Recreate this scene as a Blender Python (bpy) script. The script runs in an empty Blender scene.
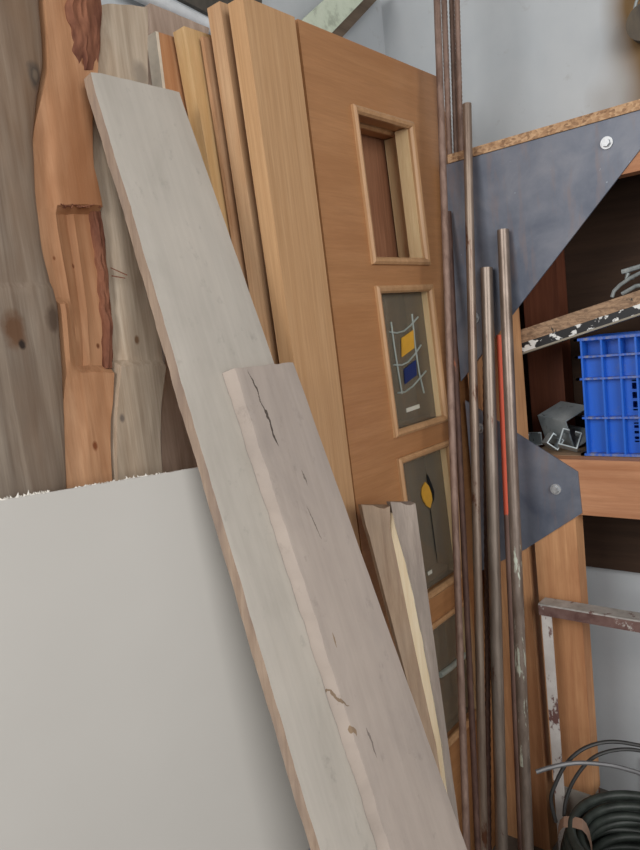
import bpy, bmesh, math, random
from mathutils import Vector, Matrix, noise
random.seed(7)
C = bpy.context.scene.collection
V = Vector

# ------------------------------------------------------------------ camera
FL = -0.15      # floor level while building; everything is lifted so that the floor ends at z = 0
F = 692.11; CX, CY = 320.0, 425.0; EYE = V((0, 0, 1.34))
AX = V((0.63770227, -0.16730179, 0.75189489))
AY = V((-0.76222769, 0.00374099, 0.64729819))
AZ = V((-0.11110698, -0.98589863, -0.12513641))

def ray(p):
    c = V((p[0] - CX, p[1] - CY, F))
    return V((AX.dot(c), AY.dot(c), AZ.dot(c)))

def on(p, pt, n):
    """world point of a pixel of the photograph on a real plane of the room"""
    d = ray(p); n = V(n)
    return EYE + d * ((V(pt) - EYE).dot(n) / d.dot(n))

def onX(p, x): return on(p, (x, 0, 0), (1, 0, 0))
def onY(p, y): return on(p, (0, y, 0), (0, 1, 0))
def onZ(p, z): return on(p, (0, 0, z), (0, 0, 1))

cam = bpy.data.cameras.new('camera'); camo = bpy.data.objects.new('camera', cam); C.objects.link(camo)
M = Matrix(((AX[0], -AX[1], -AX[2], EYE[0]), (AY[0], -AY[1], -AY[2], EYE[1]), (AZ[0], -AZ[1], -AZ[2], EYE[2]), (0, 0, 0, 1)))
camo.matrix_world = M
cam.sensor_fit = 'VERTICAL'; cam.sensor_height = 24; cam.lens = 24 * F / 850; cam.clip_start = 0.02
bpy.context.scene.camera = camo

# ------------------------------------------------------------------ materials
def lin(c):
    o = []
    for v in c:
        v /= 255.0
        o.append(v / 12.92 if v <= 0.04045 else ((v + 0.055) / 1.055) ** 2.4)
    return (o[0], o[1], o[2], 1)

class NT:
    def __init__(s, name):
        s.m = bpy.data.materials.new(name); s.m.use_nodes = True
        s.t = s.m.node_tree; s.b = s.t.nodes['Principled BSDF']
        s.tc = s.t.nodes.new('ShaderNodeTexCoord')
    def n(s, typ, **kw):
        x = s.t.nodes.new(typ)
        for k, v in kw.items(): setattr(x, k, v)
        return x
    def l(s, a, b): s.t.links.new(a, b)
    def mapped(s, scale, loc=(0, 0, 0), rot=(0, 0, 0)):
        m = s.n('ShaderNodeMapping'); m.inputs['Scale'].default_value = scale
        m.inputs['Location'].default_value = loc; m.inputs['Rotation'].default_value = rot
        s.l(s.tc.outputs['Object'], m.inputs['Vector']); return m.outputs[0]
    def noise(s, vec, scale=1, detail=5, rough=0.6, dist=0):
        x = s.n('ShaderNodeTexNoise'); x.inputs['Scale'].default_value = scale
        x.inputs['Detail'].default_value = detail; x.inputs['Roughness'].default_value = rough
        x.inputs['Distortion'].default_value = dist
        s.l(vec, x.inputs['Vector']); return x.outputs['Fac']
    def ramp(s, fac, stops):
        r = s.n('ShaderNodeValToRGB'); e = r.color_ramp.elements
        while len(e) < len(stops): e.new(0.5)
        for i, (p, c) in enumerate(stops):
            e[i].position = p; e[i].color = c if len(c) == 4 else lin(c)
        s.l(fac, r.inputs[0]); return r.outputs[0]
    def mix(s, fac, a, b, mode='MIX'):
        x = s.n('ShaderNodeMix', data_type='RGBA', blend_type=mode)
        if isinstance(fac, (int, float)): x.inputs[0].default_value = fac
        else: s.l(fac, x.inputs[0])
        for i, v in ((6, a), (7, b)):
            if isinstance(v, tuple): x.inputs[i].default_value = v if len(v) == 4 else lin(v)
            else: s.l(v, x.inputs[i])
        return x.outputs[2]
    def math(s, op, a, b=None, c=None, clamp=False):
        x = s.n('ShaderNodeMath', operation=op); x.use_clamp = clamp
        for i, v in enumerate((a, b, c)):
            if v is None: continue
            if isinstance(v, (int, float)): x.inputs[i].default_value = v
            else: s.l(v, x.inputs[i])
        return x.outputs[0]
    def thr(s, v, a, b):
        x = s.n('ShaderNodeMapRange'); x.inputs[1].default_value = a; x.inputs[2].default_value = b
        s.l(v, x.inputs[0]); return x.outputs[0]
    def xyz(s, vec=None):
        x = s.n('ShaderNodeSeparateXYZ'); s.l(vec or s.tc.outputs['Object'], x.inputs[0]); return x.outputs
    def bump(s, h, strength=0.3, dist=0.002):
        x = s.n('ShaderNodeBump'); x.inputs['Strength'].default_value = strength; x.inputs['Distance'].default_value = dist
        s.l(h, x.inputs['Height']); s.l(x.outputs[0], s.b.inputs['Normal'])
    def done(s, col, rough=0.7, metal=0.0, spec=None):
        if isinstance(col, tuple): s.b.inputs['Base Color'].default_value = col if len(col) == 4 else lin(col)
        else: s.l(col, s.b.inputs['Base Color'])
        if isinstance(rough, (int, float)): s.b.inputs['Roughness'].default_value = rough
        else: s.l(rough, s.b.inputs['Roughness'])
        s.b.inputs['Metallic'].default_value = metal
        if spec is not None: s.b.inputs['Specular IOR Level'].default_value = spec
        return s.m

AXS = {'X': (0, 1, 1), 'Y': (1, 0, 1), 'Z': (1, 1, 0), 'P': (1, 0, 0)}
def wood(name, light, dark, axis='Z', fine=90, along=2.5, stain=None, stain_amt=0.5, stain_scale=4, rough=0.65,
         spots=None, spot_at=0.68, seed=0.0, bump=0.25, contrast=(0.3, 0.72), marks=None, spec=0.3, rings=None, knots=None):
    """wood: long fibres along an axis, optional rings, patches, dirt spots, cracks (marks) and knots"""
    t = NT(name)
    a = AXS[axis]
    sc = tuple(fine if k else along for k in a)
    vec = t.mapped(sc, loc=(seed, seed * 1.7, seed * 2.3))
    g = t.noise(vec, 1, 5, 0.62, 0.35)
    col = t.ramp(g, [(contrast[0], dark), (contrast[1], light)])
    g2 = t.noise(t.mapped(tuple(fine * 4.5 if k else along * 5 for k in a), loc=(seed, 1, 2)), 1, 4, 0.7, 0.2)
    col = t.mix(0.55, col, t.ramp(g2, [(0.3, (0.40, 0.39, 0.38, 1)), (0.7, (0.57, 0.57, 0.57, 1))]), 'OVERLAY')
    if rings:
        sc2 = tuple(rings[0] if k else rings[1] for k in a)
        v2 = t.mapped(sc2, loc=(seed * 3, seed, seed * 2))
        n2 = t.noise(v2, 1, 2, 0.5, 0.6)
        w = t.math('SINE', t.math('MULTIPLY', n2, rings[2]))
        col = t.mix(t.math('MULTIPLY', t.thr(w, 0.2, 1.0), rings[3]), col, rings[4])
    if stain:
        sc3 = tuple(stain_scale if k else stain_scale * 0.35 for k in a)
        s_ = t.noise(t.mapped(sc3, loc=(seed + 5, seed, seed)), 1, 4, 0.6, 0.4)
        col = t.mix(t.math('MULTIPLY', t.thr(s_, 0.42, 0.68), stain_amt), col, stain)
    if spots:
        d = t.noise(t.mapped((26, 26, 26), loc=(seed, 2, seed)), 1, 6, 0.65)
        col = t.mix(t.thr(d, spot_at, spot_at + 0.06), col, spots)
    o = t.xyz()
    if knots:
        for (u, z, r, c) in knots:           # u = X (or Y) offset in the object, z height, radius, colour
            dx = t.math('DIVIDE', t.math('SUBTRACT', o[0], u), r)
            dz = t.math('DIVIDE', t.math('SUBTRACT', o[2], z), r * 1.5)
            wob = t.math('MULTIPLY', t.noise(t.mapped((40, 40, 40)), 1, 3), 0.9)
            dd = t.math('SQRT', t.math('ADD', t.math('MULTIPLY', dx, dx), t.math('MULTIPLY', dz, dz)))
            dd = t.math('ADD', dd, t.math('SUBTRACT', wob, 0.45))
            col = t.mix(t.thr(dd, 1.1, 0.5), col, c)
    h = g
    if marks:
        wob = t.math('MULTIPLY', t.math('SUBTRACT', t.noise(t.mapped((30, 30, 16), loc=(seed, 0, 0)), 1, 4), 0.5), 0.030)
        for (x0, z0, x1, z1, w, c) in marks:
            sl = (x1 - x0) / (z1 - z0)
            xl = t.math('MULTIPLY_ADD', o[2], sl, x0 - sl * z0)
            dx = t.math('ABSOLUTE', t.math('ADD', t.math('SUBTRACT', o[0], xl), wob))
            zm, zh = (z0 + z1) / 2, abs(z1 - z0) / 2
            fall = t.math('SUBTRACT', 1.0, t.math('DIVIDE', t.math('ABSOLUTE', t.math('SUBTRACT', o[2], zm)), zh), None, True)
            ww = t.math('MULTIPLY', t.math('POWER', fall, 0.6), w)
            m = t.math('MULTIPLY', t.math('LESS_THAN', dx, ww), 0.9)
            col = t.mix(m, col, c)
    t.bump(h, bump, 0.0015)
    return t.done(col, rough, spec=spec)

def metal(name, a, b, scale=(30, 30, 8), met=0.6, rough=0.45, patch=None, patch_at=0.6, patch_scale=(20, 20, 6), extra=None):
    t = NT(name)
    g = t.noise(t.mapped(scale), 1, 6, 0.65, 0.3)
    col = t.ramp(g, [(0.35, a), (0.68, b)])
    r = t.thr(g, 0.2, 0.9); r = t.math('MULTIPLY_ADD', r, 0.25, rough - 0.1)
    if patch:
        p = t.noise(t.mapped(patch_scale, loc=(3, 1, 2)), 1, 5, 0.7)
        col = t.mix(t.thr(p, patch_at, patch_at + 0.05), col, patch)
    if extra:
        p = t.noise(t.mapped((120, 120, 120)), 1, 2, 0.5)
        col = t.mix(t.thr(p, 0.74, 0.78), col, extra)
    t.bump(g, 0.25, 0.001)
    return t.done(col, r, met)

def plain(name, col, rough=0.6, met=0.0, var=0.06, scale=12, spec=None):
    t = NT(name)
    g = t.noise(t.mapped((scale,) * 3), 1, 5, 0.6)
    d = tuple(max(0, v * (1 - var * 2.2)) for v in col); li = tuple(min(255, v * (1 + var)) for v in col)
    t.bump(g, 0.1, 0.001)
    return t.done(t.ramp(g, [(0.3, d), (0.7, li)]), rough, met, spec)

# ------------------------------------------------------------------ object helpers
def prop(o, label=None, cat=None, group=None, kind=None):
    if label: o['label'] = label
    if cat: o['category'] = cat
    if group: o['group'] = group
    if kind: o['kind'] = kind
    return o

def thing(name, loc, label, cat, group=None):
    o = bpy.data.objects.new(name, None); C.objects.link(o); o.location = loc
    o.empty_display_size = 0.05
    return prop(o, label, cat, group)

def wloc(o):
    p = V(o.location)
    while o.parent: o = o.parent; p += V(o.location)
    return p

def obj(name, bm, mat, parent=None, origin=None, bevel=0.0, smooth=False):
    """link a bmesh built in world coordinates as one mesh object"""
    if origin is None:
        zs = min(v.co.z for v in bm.verts)
        xs = [v.co.x for v in bm.verts]; ys = [v.co.y for v in bm.verts]
        origin = V(((min(xs) + max(xs)) / 2, (min(ys) + max(ys)) / 2, zs))
    origin = V(origin)
    if bevel:
        bmesh.ops.bevel(bm, geom=[e for e in bm.edges if len(e.link_faces) == 2 and e.calc_face_angle(0) > 0.6],
                        offset=bevel, segments=2, affect='EDGES', profile=0.6)
    bmesh.ops.recalc_face_normals(bm, faces=bm.faces)
    for v in bm.verts: v.co -= origin
    if smooth:
        for f in bm.faces: f.smooth = True
    me = bpy.data.meshes.new(name); bm.to_mesh(me); bm.free()
    for m in (mat if isinstance(mat, (list, tuple)) else [mat]): me.materials.append(m)
    if smooth:
        try: me.set_sharp_from_angle(angle=0.7)
        except Exception: pass
    o = bpy.data.objects.new(name, me); C.objects.link(o)
    if parent:
        o.parent = parent; o.location = origin - wloc(parent)
    else: o.location = origin
    return o

def box(bm, x0, x1, y0, y1, z0, z1):
    vs = [bm.verts.new((x, y, z)) for x in (x0, x1) for y in (y0, y1) for z in (z0, z1)]
    for f in ((0, 1, 3, 2), (4, 6, 7, 5), (0, 4, 5, 1), (2, 3, 7, 6), (0, 2, 6, 4), (1, 5, 7, 3)):
        bm.faces.new([vs[i] for i in f])
    return vs

def BOX(*a):
    bm = bmesh.new(); box(bm, *a); return bm

def prism(bm, pts, off):
    """polygon of world points thickened by the vector off"""
    off = V(off)
    a = [bm.verts.new(p) for p in pts]; b = [bm.verts.new(V(p) + off) for p in pts]
    bm.faces.new(a); bm.faces.new(b[::-1])
    for i in range(len(a)):
        j = (i + 1) % len(a); bm.faces.new((a[j], a[i], b[i], b[j]))

def PRISM(pts, off):
    bm = bmesh.new(); prism(bm, pts, off); return bm

def sheet(front, back, nu, nv):
    """closed body from two (u,v) surfaces; v runs down, u across"""
    bm = bmesh.new()
    A = [[bm.verts.new(front(i / nu, j / nv)) for i in range(nu + 1)] for j in range(nv + 1)]
    B = [[bm.verts.new(back(i / nu, j / nv)) for i in range(nu + 1)] for j in range(nv + 1)]
    for j in range(nv):
        for i in range(nu):
            bm.faces.new((A[j][i], A[j + 1][i], A[j + 1][i + 1], A[j][i + 1]))
            bm.faces.new((B[j][i], B[j][i + 1], B[j + 1][i + 1], B[j + 1][i]))
        bm.faces.new((A[j][0], B[j][0], B[j + 1][0], A[j + 1][0]))
        bm.faces.new((A[j][nu], A[j + 1][nu], B[j + 1][nu], B[j][nu]))
    for i in range(nu):
        bm.faces.new((A[0][i], A[0][i + 1], B[0][i + 1], B[0][i]))
        bm.faces.new((A[nv][i], B[nv][i], B[nv][i + 1], A[nv][i + 1]))
    return bm

def tube(bm, pts, r, seg=14, closed=False, hollow=False, rough=0.0, rfn=None):
    """swept round bar through pts"""
    n = len(pts); rings = []
    up = V((0.31, 0.22, 0.9)).normalized()
    pts = [V(p) for p in pts]
    for i, p in enumerate(pts):
        if closed: d = pts[(i + 1) % n] - pts[i - 1]
        else: d = pts[min(i + 1, n - 1)] - pts[max(i - 1, 0)]
        d.normalize()
        if i == 0:
            a = d.orthogonal().normalized()
        else:
            a = (a - d * a.dot(d)).normalized()
        b = d.cross(a)
        rr = rfn(i / (n - 1)) if rfn else r
        rings.append([bm.verts.new(p + (a * math.cos(2 * math.pi * k / seg) + b * math.sin(2 * math.pi * k / seg)) * rr * (1 + rough * random.uniform(-1, 1))) for k in range(seg)])
    for i in range(n if closed else n - 1):
        q, s = rings[i], rings[(i + 1) % n]
        for k in range(seg):
            bm.faces.new((q[k], q[(k + 1) % seg], s[(k + 1) % seg], s[k]))
    if not closed:
        bm.faces.new(rings[0][::-1])
        if hollow:
            top = pts[-1]; d = (pts[-1] - pts[-2]).normalized()
            inner = [bm.verts.new(top + (v.co - top) * 0.78) for v in rings[-1]]
            deep = [bm.verts.new(v.co - d * 0.05) for v in inner]
            for k in range(seg):
                k2 = (k + 1) % seg
                bm.faces.new((rings[-1][k], rings[-1][k2], inner[k2], inner[k]))
                bm.faces.new((inner[k], inner[k2], deep[k2], deep[k]))
            bm.faces.new(deep)
        else:
            bm.faces.new(rings[-1])

def lerp(a, b, t): return a + (b - a) * t
def nz(x, y=0.0, z=0.0): return noise.noise(V((x, y, z)))
def table(rows, y):
    """interpolate a list of rows on their first entry"""
    if y <= rows[0][0]: a, b = rows[0], rows[1]
    elif y >= rows[-1][0]: a, b = rows[-2], rows[-1]
    else:
        for a, b in zip(rows, rows[1:]):
            if a[0] <= y <= b[0]: break
    t = (y - a[0]) / (b[0] - a[0])
    return [lerp(p, q, t) for p, q in zip(a, b)]

# ------------------------------------------------------------------ setting
WY, WX, CEIL = 1.27, 2.0, 3.0
def wall_mat(name, soft_patches):
    t = NT(name)
    g = t.noise(t.mapped((3, 3, 3)), 1, 6, 0.6)
    col = t.ramp(g, [(0.3, (182, 188, 193)), (0.7, (196, 200, 203))])
    d = t.noise(t.mapped((14, 14, 14)), 1, 6, 0.7)
    col = t.mix(t.math('MULTIPLY', t.thr(d, 0.62, 0.75), 0.4), col, (140, 135, 128))
    if soft_patches:
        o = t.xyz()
        for (y, z, ry, rz, c, amt) in soft_patches:      # soft-edged brown areas blended into the wall colour
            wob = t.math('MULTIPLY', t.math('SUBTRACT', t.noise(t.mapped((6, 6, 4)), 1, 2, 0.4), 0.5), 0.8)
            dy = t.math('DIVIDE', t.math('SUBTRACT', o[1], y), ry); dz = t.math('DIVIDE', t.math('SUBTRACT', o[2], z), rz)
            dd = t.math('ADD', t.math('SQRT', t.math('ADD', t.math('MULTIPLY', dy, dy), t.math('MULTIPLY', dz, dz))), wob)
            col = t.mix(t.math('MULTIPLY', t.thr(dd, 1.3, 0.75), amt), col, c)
    t.bump(g, 0.15, 0.004)
    return t.done(col, 0.8)

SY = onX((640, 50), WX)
m_wall_r = wall_mat('wall_paint_brown_patch', [(SY.y - 0.135, SY.z, 0.20, 0.9, (118, 92, 58), 1.0)])
m_wall_b = wall_mat('wall_paint', None)
t = NT('concrete_floor'); g = t.noise(t.mapped((5, 5, 5)), 1, 8, 0.65)
t.bump(g, 0.3, 0.004); m_floor = t.done(t.ramp(g, [(0.3, (86, 80, 74)), (0.7, (128, 121, 113))]), 0.85)
m_roof = metal('roof_sheet', (96, 92, 88), (122, 118, 112), met=0.2, rough=0.6)

O0 = (0, 0, 0)
prop(obj('floor', BOX(-3.0, WX + 0.1, -3.0, WY + 0.1, FL - 0.1, FL), m_floor, origin=O0), kind='structure')
prop(obj('wall_back', BOX(-0.9, WX + 0.1, WY, WY + 0.1, FL, CEIL), m_wall_b, origin=O0), kind='structure')
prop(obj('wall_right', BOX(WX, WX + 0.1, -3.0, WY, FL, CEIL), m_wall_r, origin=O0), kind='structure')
prop(obj('ceiling', BOX(-0.9, WX + 0.1, -3.0, WY + 0.1, CEIL, CEIL + 0.08), m_roof, origin=O0), kind='structure')

# white pipe, dark sheet and painted brace high on the back wall
m_white = plain('white_enamel', (226, 230, 234), 0.4)
a, b = onY((118, -17), WY - 0.03), onY((250, 47), WY - 0.03)
bm = bmesh.new(); tube(bm, [lerp(a, b, i / 8) for i in range(9)], 0.017, 16)
prop(obj('wall_pipe', bm, m_white, smooth=True), 'white sloping pipe fixed high on the back wall above the upright boards', 'pipe')
m_dark = metal('dark_sheet', (70, 66, 60), (98, 92, 84), met=0.3, rough=0.6)
pts = [onY(p, WY - 0.012) for p in ((168, -8), (206, 12), (262, 40), (262, -70), (168, -70))]
prop(obj('roofing_sheet', PRISM(pts, (0, 0.011, 0)), m_dark), 'dark grey sheet fixed to the back wall above the white pipe', 'sheet')
t = NT('flaking_green_paint'); g = t.noise(t.mapped((16, 16, 16)), 1, 5, 0.65)
m_green = t.done(t.ramp(g, [(0.40, (170, 178, 160)), (0.52, (206, 216, 196)), (0.7, (216, 224, 206))]), 0.6)
y_ = WY - 0.07
pts = [onY(p, y_) for p in ((285, 40), (372, -22), (398, -22), (330, 48))]
br = thing('wall_mounted_brace', (pts[0] + pts[3]) / 2, 'pale green painted diagonal brace on the back wall above the glazed door', 'brace')
obj('brace_board', PRISM([onY(p, y_) for p in ((285, 36), (336, -10), (373, -10), (325, 40))], (0, 0.012, 0)), m_green, br, bevel=0.001)
m_shade = wood('brace_shadow_side', (116, 100, 84), (88, 74, 62), 'X', 40, 4)  # dark brown stands in for the shade along the brace
prop(obj('brace_shadow_side', PRISM([onY(p, y_ + 0.0125) for p in ((300, 36), (361, -10), (386, -10), (336, 44))], (0, 0.0572, 0)), m_shade, br), 'shadow side of the brace, painted dark brown')

# ------------------------------------------------------------------ rough slabs against the back wall
SK = 0.004
SY0 = 1.078
def slab_pt(p, y0=SY0):
    if y0 > 1.1: return on(p, (0, y0 - 0.042, 1.34), (0, 1, -0.05))
    return on(p, (0, y0, 0), (0, 1, -SK))
SN = V((0, -1, SK)).normalized()
SO = slab_pt((100, 300)); SO.z = 0
def kn(p, rad, c, y0=SY0):
    q = slab_pt(p, y0) - SO
    return (q.x, q.z, rad, c)
def slab(name, rows, mat, label, y0=SY0, thick=0.05, depth=None, ytop=-70, ybot=1075, nu=12, nv=150, rag=0.0016, slope=0.0):
    sd = random.uniform(0, 90)
    def edge(y):
        r = table(rows, y); return r[1], r[2]
    def front(u, v):
        y = lerp(ytop, ybot, v); l, r = edge(y)
        l += nz(sd, y * 0.06) * 0.5 + 0.5; r += nz(sd + 9, y * 0.06) * 0.5 - 0.9
        p = slab_pt((lerp(l, r, u), y + (slope * u * max(0, 1 - v * 5) + nz(u * 3, sd))), y0)
        return p + SN * ((depth(u, y) if depth else 0) + rag * nz(sd + u * 6, y * 0.03))
    def back(u, v):
        y = lerp(ytop, ybot, v); l, r = edge(y)
        return slab_pt((lerp(l, r, u), y + slope * u * max(0, 1 - v * 5)), y0) - SN * thick
    bm = sheet(front, back, nu, nv)
    zmin = min(v.co.z for v in bm.verts)
    for v in bm.verts:
        if v.co.z < FL: v.co.z = FL
    o = obj(name, bm, mat, smooth=True, origin=SO)
    return prop(o, label, 'board', 'rough slabs standing against the back wall')

def step(y, y0, w=2.5): return max(0.0, min(1.0, (y - y0) / w))
# object-space helper for knots: slab origins are computed after building, so marks use world coords minus this guess
m_slab1 = wood('grey_weathered_slab', (158, 146, 132), (112, 98, 86), 'Z', 55, 2.2, (124, 94, 68), 0.7, 4, 0.8, seed=2, rings=(10, 0.9, 30, 0.3, (98, 86, 76)), bump=0.5,
               knots=[kn((36, 75), 0.016, (88, 78, 70)), kn((36, 75), 0.007, (120, 106, 92)), kn((12, 330), 0.022, (104, 76, 56)), kn((52, 320), 0.016, (98, 82, 70)), kn((20, 345), 0.006, (48, 38, 32))])
m_slab2 = wood('orange_heartwood_slab', (202, 158, 122), (174, 128, 93), 'Z', 60, 2.5, (152, 100, 64), 0.75, 6, 0.75, seed=4.4, bump=0.6,
               knots=[kn((80, 55), 0.007, (110, 62, 38)), kn((84, 62), 0.006, (110, 62, 38)), kn((58, 257), 0.003, (128, 78, 46)), kn((80, 264), 0.003, (120, 70, 42)), kn((95, 446), 0.006, (126, 72, 42)), kn((104, 345), 0.004, (110, 66, 40))])
m_bark = wood('red_brown_bark', (134, 88, 68), (84, 48, 38), 'Z', 60, 5, (168, 116, 88), 0.8, 16, 0.9, seed=8, bump=0.9)
m_slab3 = wood('pale_sapwood_slab', (196, 182, 164), (156, 140, 122), 'Z', 70, 2.2, (164, 130, 96), 0.35, 7, 0.8, seed=6.1, bump=0.5,
               knots=[kn((137, 340), 0.006, (128, 100, 76)), kn((119, 418), 0.006, (120, 108, 98)), kn((141, 75), 0.02, (150, 138, 124))])
m_slab4 = wood('pinkish_grey_slab', (202, 180, 164), (160, 138, 122), 'Z', 60, 2.5, (136, 116, 104), 0.5, 8, 0.8, seed=9.3, bump=0.5)

R1 = [(-70, -48, 42), (0, -42, 43), (38, -40, 46), (64, -38, 47), (96, -37, 41), (134, -36, 37), (192, -34, 39.5), (247, -32, 46), (305, -30, 60), (377, -28, 65), (487, -24, 69), (990, -5, 92)]
R2 = [(-70, 42.5, 97), (0, 44, 99), (17, 45.5, 100), (38, 47, 100), (69, 48, 99), (96, 42.5, 95), (119, 39.5, 93.3), (165, 38.8, 94.5), (199, 41, 103), (240, 46, 109), (290, 57, 113), (311, 61, 115), (356, 65, 117), (372, 66, 115.5), (387, 66, 115), (421, 68, 111.5), (452, 69, 111.5), (480, 70, 113), (990, 93, 128)]
R3 = [(-70, 97, 146), (0, 100, 148.5), (70, 100, 149), (119, 95, 150), (165, 96, 150), (200, 104, 152), (240, 110.5, 154), (290, 115, 156), (356, 119, 163), (364, 118, 164), (387, 116, 161), (411, 113.5, 158.5), (452, 113, 158.5), (473, 114, 160), (540, 116, 160), (990, 130, 165)]
R4 = [(-70, 147, 205), (0, 149.5, 211), (30, 150, 206), (37, 150, 157), (82, 151, 155), (200, 154, 168), (300, 160, 190), (363, 165, 200), (411, 160.5, 202), (473, 162, 205), (990, 187, 225)]

def d1(u, y): return 0.006 * step(y, 283) - 0.012 * max(0, u - 0.9) / 0.1
def d2(u, y):
    w = 0.0
    if 90 < y < 300 and u < 0.26: w = -0.022 * (0.26 - u) / 0.26 * min(1, (y - 90) / 40)
    mid = -0.020 * (step(y, 205) - step(y, 368)) * min(1, max(0, (u - 0.16) / 0.2))
    ridge = 0.010 * (step(y, 205) - step(y, 368)) * nz(u * 9, 4.0)
    bark = 0
    low = -0.014 * max(0, (0.42 - u) / 0.42) * step(y, 372, 30)
    return w + mid + ridge + bark + low
def d3(u, y):
    return 0.010 * step(y, 364) + (-0.02 * max(0, (0.2 - u) / 0.2) * (1 - step(y, 364)))

slab('rough_board', R1, m_slab1, 'wide weathered grey slab, leftmost of the rough boards behind the white panel', depth=d1)
s2 = slab('rough_board', R2, m_slab2, 'orange rough slab with bark on its top right and stepped wavy sides', depth=d2)
slab('rough_board', R3, m_slab3, 'pale grey slab just right of the orange slab, partly behind the long plank', depth=d3, ytop=2, slope=5, thick=0.022)
slab('rough_board', R4, m_slab4, 'pinkish brown slab rightmost of the rough boards, behind the upright oak boards', y0=1.162, depth=None, ytop=3, slope=25)
# bark on the orange slab: a part of its own
bsd = 3.3
def bark_f(u, v):
    y = lerp(-70, 70, v); r = table(R2, y)
    l = lerp(r[1], r[2], 0.38) + 5 * nz(bsd, y * 0.09) + (9 * max(0, v - 0.6) / 0.4)
    p = slab_pt((lerp(l, r[2] + 0.6, u), y), SY0)
    return p + SN * (0.012 + 0.005 * nz(u * 5, y * 0.05) + 0.005 * nz(u * 13, y * 0.02, 5) - 0.007 * (abs(u - 0.5) * 2) ** 3 - 0.012 * v ** 3)
def bark_b(u, v):
    y = lerp(-70, 70, v); r = table(R2, y)
    l = lerp(r[1], r[2], 0.38) + 5 * nz(bsd, y * 0.09) + (9 * max(0, v - 0.6) / 0.4)
    return slab_pt((lerp(l, r[2] - 0.5, u), y), SY0) - SN * 0.004
prop(obj('bark', sheet(bark_f, bark_b, 14, 60), m_bark, s2, smooth=True), 'torn red brown bark')
def edge_l(y, r): return lerp(r[1], r[2], 0.84) + 2.2 * nz(7.7, y * 0.09)
def eb_f(u, v):
    y = lerp(210, 368, v); r = table(R2, y)
    p = slab_pt((lerp(edge_l(y, r), r[2] + 0.5, u), y), SY0)
    return p + SN * (-0.008 + 0.005 * nz(u * 4, y * 0.06) + 0.004 * nz(u * 9, y * 0.02, 5) - 0.006 * (abs(u - 0.5) * 2) ** 3)
def eb_b(u, v):
    y = lerp(210, 368, v); r = table(R2, y)
    return slab_pt((lerp(edge_l(y, r), r[2] - 0.3, u), y), SY0) - SN * 0.03
prop(obj('bark', sheet(eb_f, eb_b, 8, 70), m_bark, s2, smooth=True), 'thin dark bark strip on the right edge')
# torn splinters at the ledge and the edge of the orange slab
bm = bmesh.new()
for i in range(26):
    x = random.uniform(60, 104); p = slab_pt((x, 206 + random.uniform(-1, 1)), SY0) + SN * random.uniform(-0.006, 0.002)
    d = V((random.uniform(-0.02, 0.02), -random.uniform(0.002, 0.008), random.uniform(-0.004, 0.004)))
    tube(bm, [p - d * 0.5, p + d * 0.5], 0.0009, 4)
for (x, y, dx, dy) in ((110, 268, 10, 9), (111, 276, 7, 4)):
    a, b = slab_pt((x, y), SY0) + SN * 0.002, slab_pt((x + dx, y + dy), SY0) + SN * 0.022
    tube(bm, [a, lerp(a, b, 0.5), b], 0.0011, 5)
prop(obj('splinters', bm, m_bark, s2), 'dark torn splinters', kind='stuff')

# ------------------------------------------------------------------ white panel, lower left
PPT = on((200, 467), (0, 0.935, 0), (0, 1, 0)); PNN = V((-0.34, -0.94, 0.10)).normalized()
def pan(p, off=0.0): return on(p, PPT + PNN * off, PNN)
t = NT('white_board_face'); g = t.noise(t.mapped((2, 2, 2)), 1, 4, 0.5); d = t.noise(t.mapped((60, 60, 60)), 1, 5, 0.6)
t.bump(d, 0.12, 0.0008)
m_panel = t.done(t.ramp(g, [(0.3, (176, 173, 168)), (0.7, (182, 179, 174))]), 0.75)
m_torn = plain('torn_paper', (232, 228, 220), 0.9)
def panel_top(x): return 500.5 - 0.167 * x + 0.6 * nz(x * 0.12, 1.0) + 0.4 * nz(x * 0.5, 2)
front_pts = [pan((x, panel_top(x))) for x in range(-64, 210, 2)]
br_, bc_ = pan((322, 826)), pan((298, 868))
def floor_on_panel(p):      # point straight down the panel to the floor
    d = V((0, 0, -1)); d = (d - PNN * d.dot(PNN)).normalized()
    return p + d * ((p.z - FL) / -d.z)
front_pts += [br_, bc_, floor_on_panel(bc_), floor_on_panel(front_pts[0])]
panel = thing('white_panel', floor_on_panel(pan((120, 700))), 'large white board with a torn top edge leaning at the lower left', 'panel')
obj('board', PRISM(front_pts, -PNN * 0.012), m_panel, panel)
bm = bmesh.new()
side = (front_pts[40] - front_pts[0]).normalized()
for i in range(330):
    x = random.uniform(-42, 206)
    amp = 1.0 if x < 50 else (0.62 if x < 168 else 0.18)
    if 50 < x < 75: amp = 0.2
    p = pan((x, panel_top(x) + 0.7)) - PNN * random.uniform(0.0005, 0.011)
    h = random.uniform(0.001, 0.0075) * amp * (1.5 if random.random() < .15 else 0.8)
    w = random.uniform(0.0012, 0.004)
    tip = p + V((0, 0, h)) + side * random.uniform(-0.004, 0.004) + PNN * random.uniform(-0.001, 0.004)
    q = [p - side * w, p + side * w, p - PNN * 0.001, tip]
    vs = [bm.verts.new(k) for k in q]
    for f in ((0, 1, 3), (1, 2, 3), (2, 0, 3), (0, 2, 1)): bm.faces.new([vs[k] for k in f])
prop(obj('torn_edge', bm, m_torn, panel), 'ragged white paper fibres along the torn edge')['kind'] = 'stuff'
# second sheet glimpsed behind it
m_blue_sheet = plain('pale_blue_sheet', (196, 208, 222), 0.5)
pts = [pan(p, -0.035) for p in ((262, 640), (322, 640), (327, 900))]
e0, e1 = floor_on_panel(pts[2]), floor_on_panel(pts[0])
for e in (e0, e1): e.z = FL
prop(obj('pale_sheet', PRISM([pts[0], pts[1], e0, e1], -PNN * 0.004), m_blue_sheet), 'pale blue sheet glimpsed behind the lower right corner of the white panel', 'panel')

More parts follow.
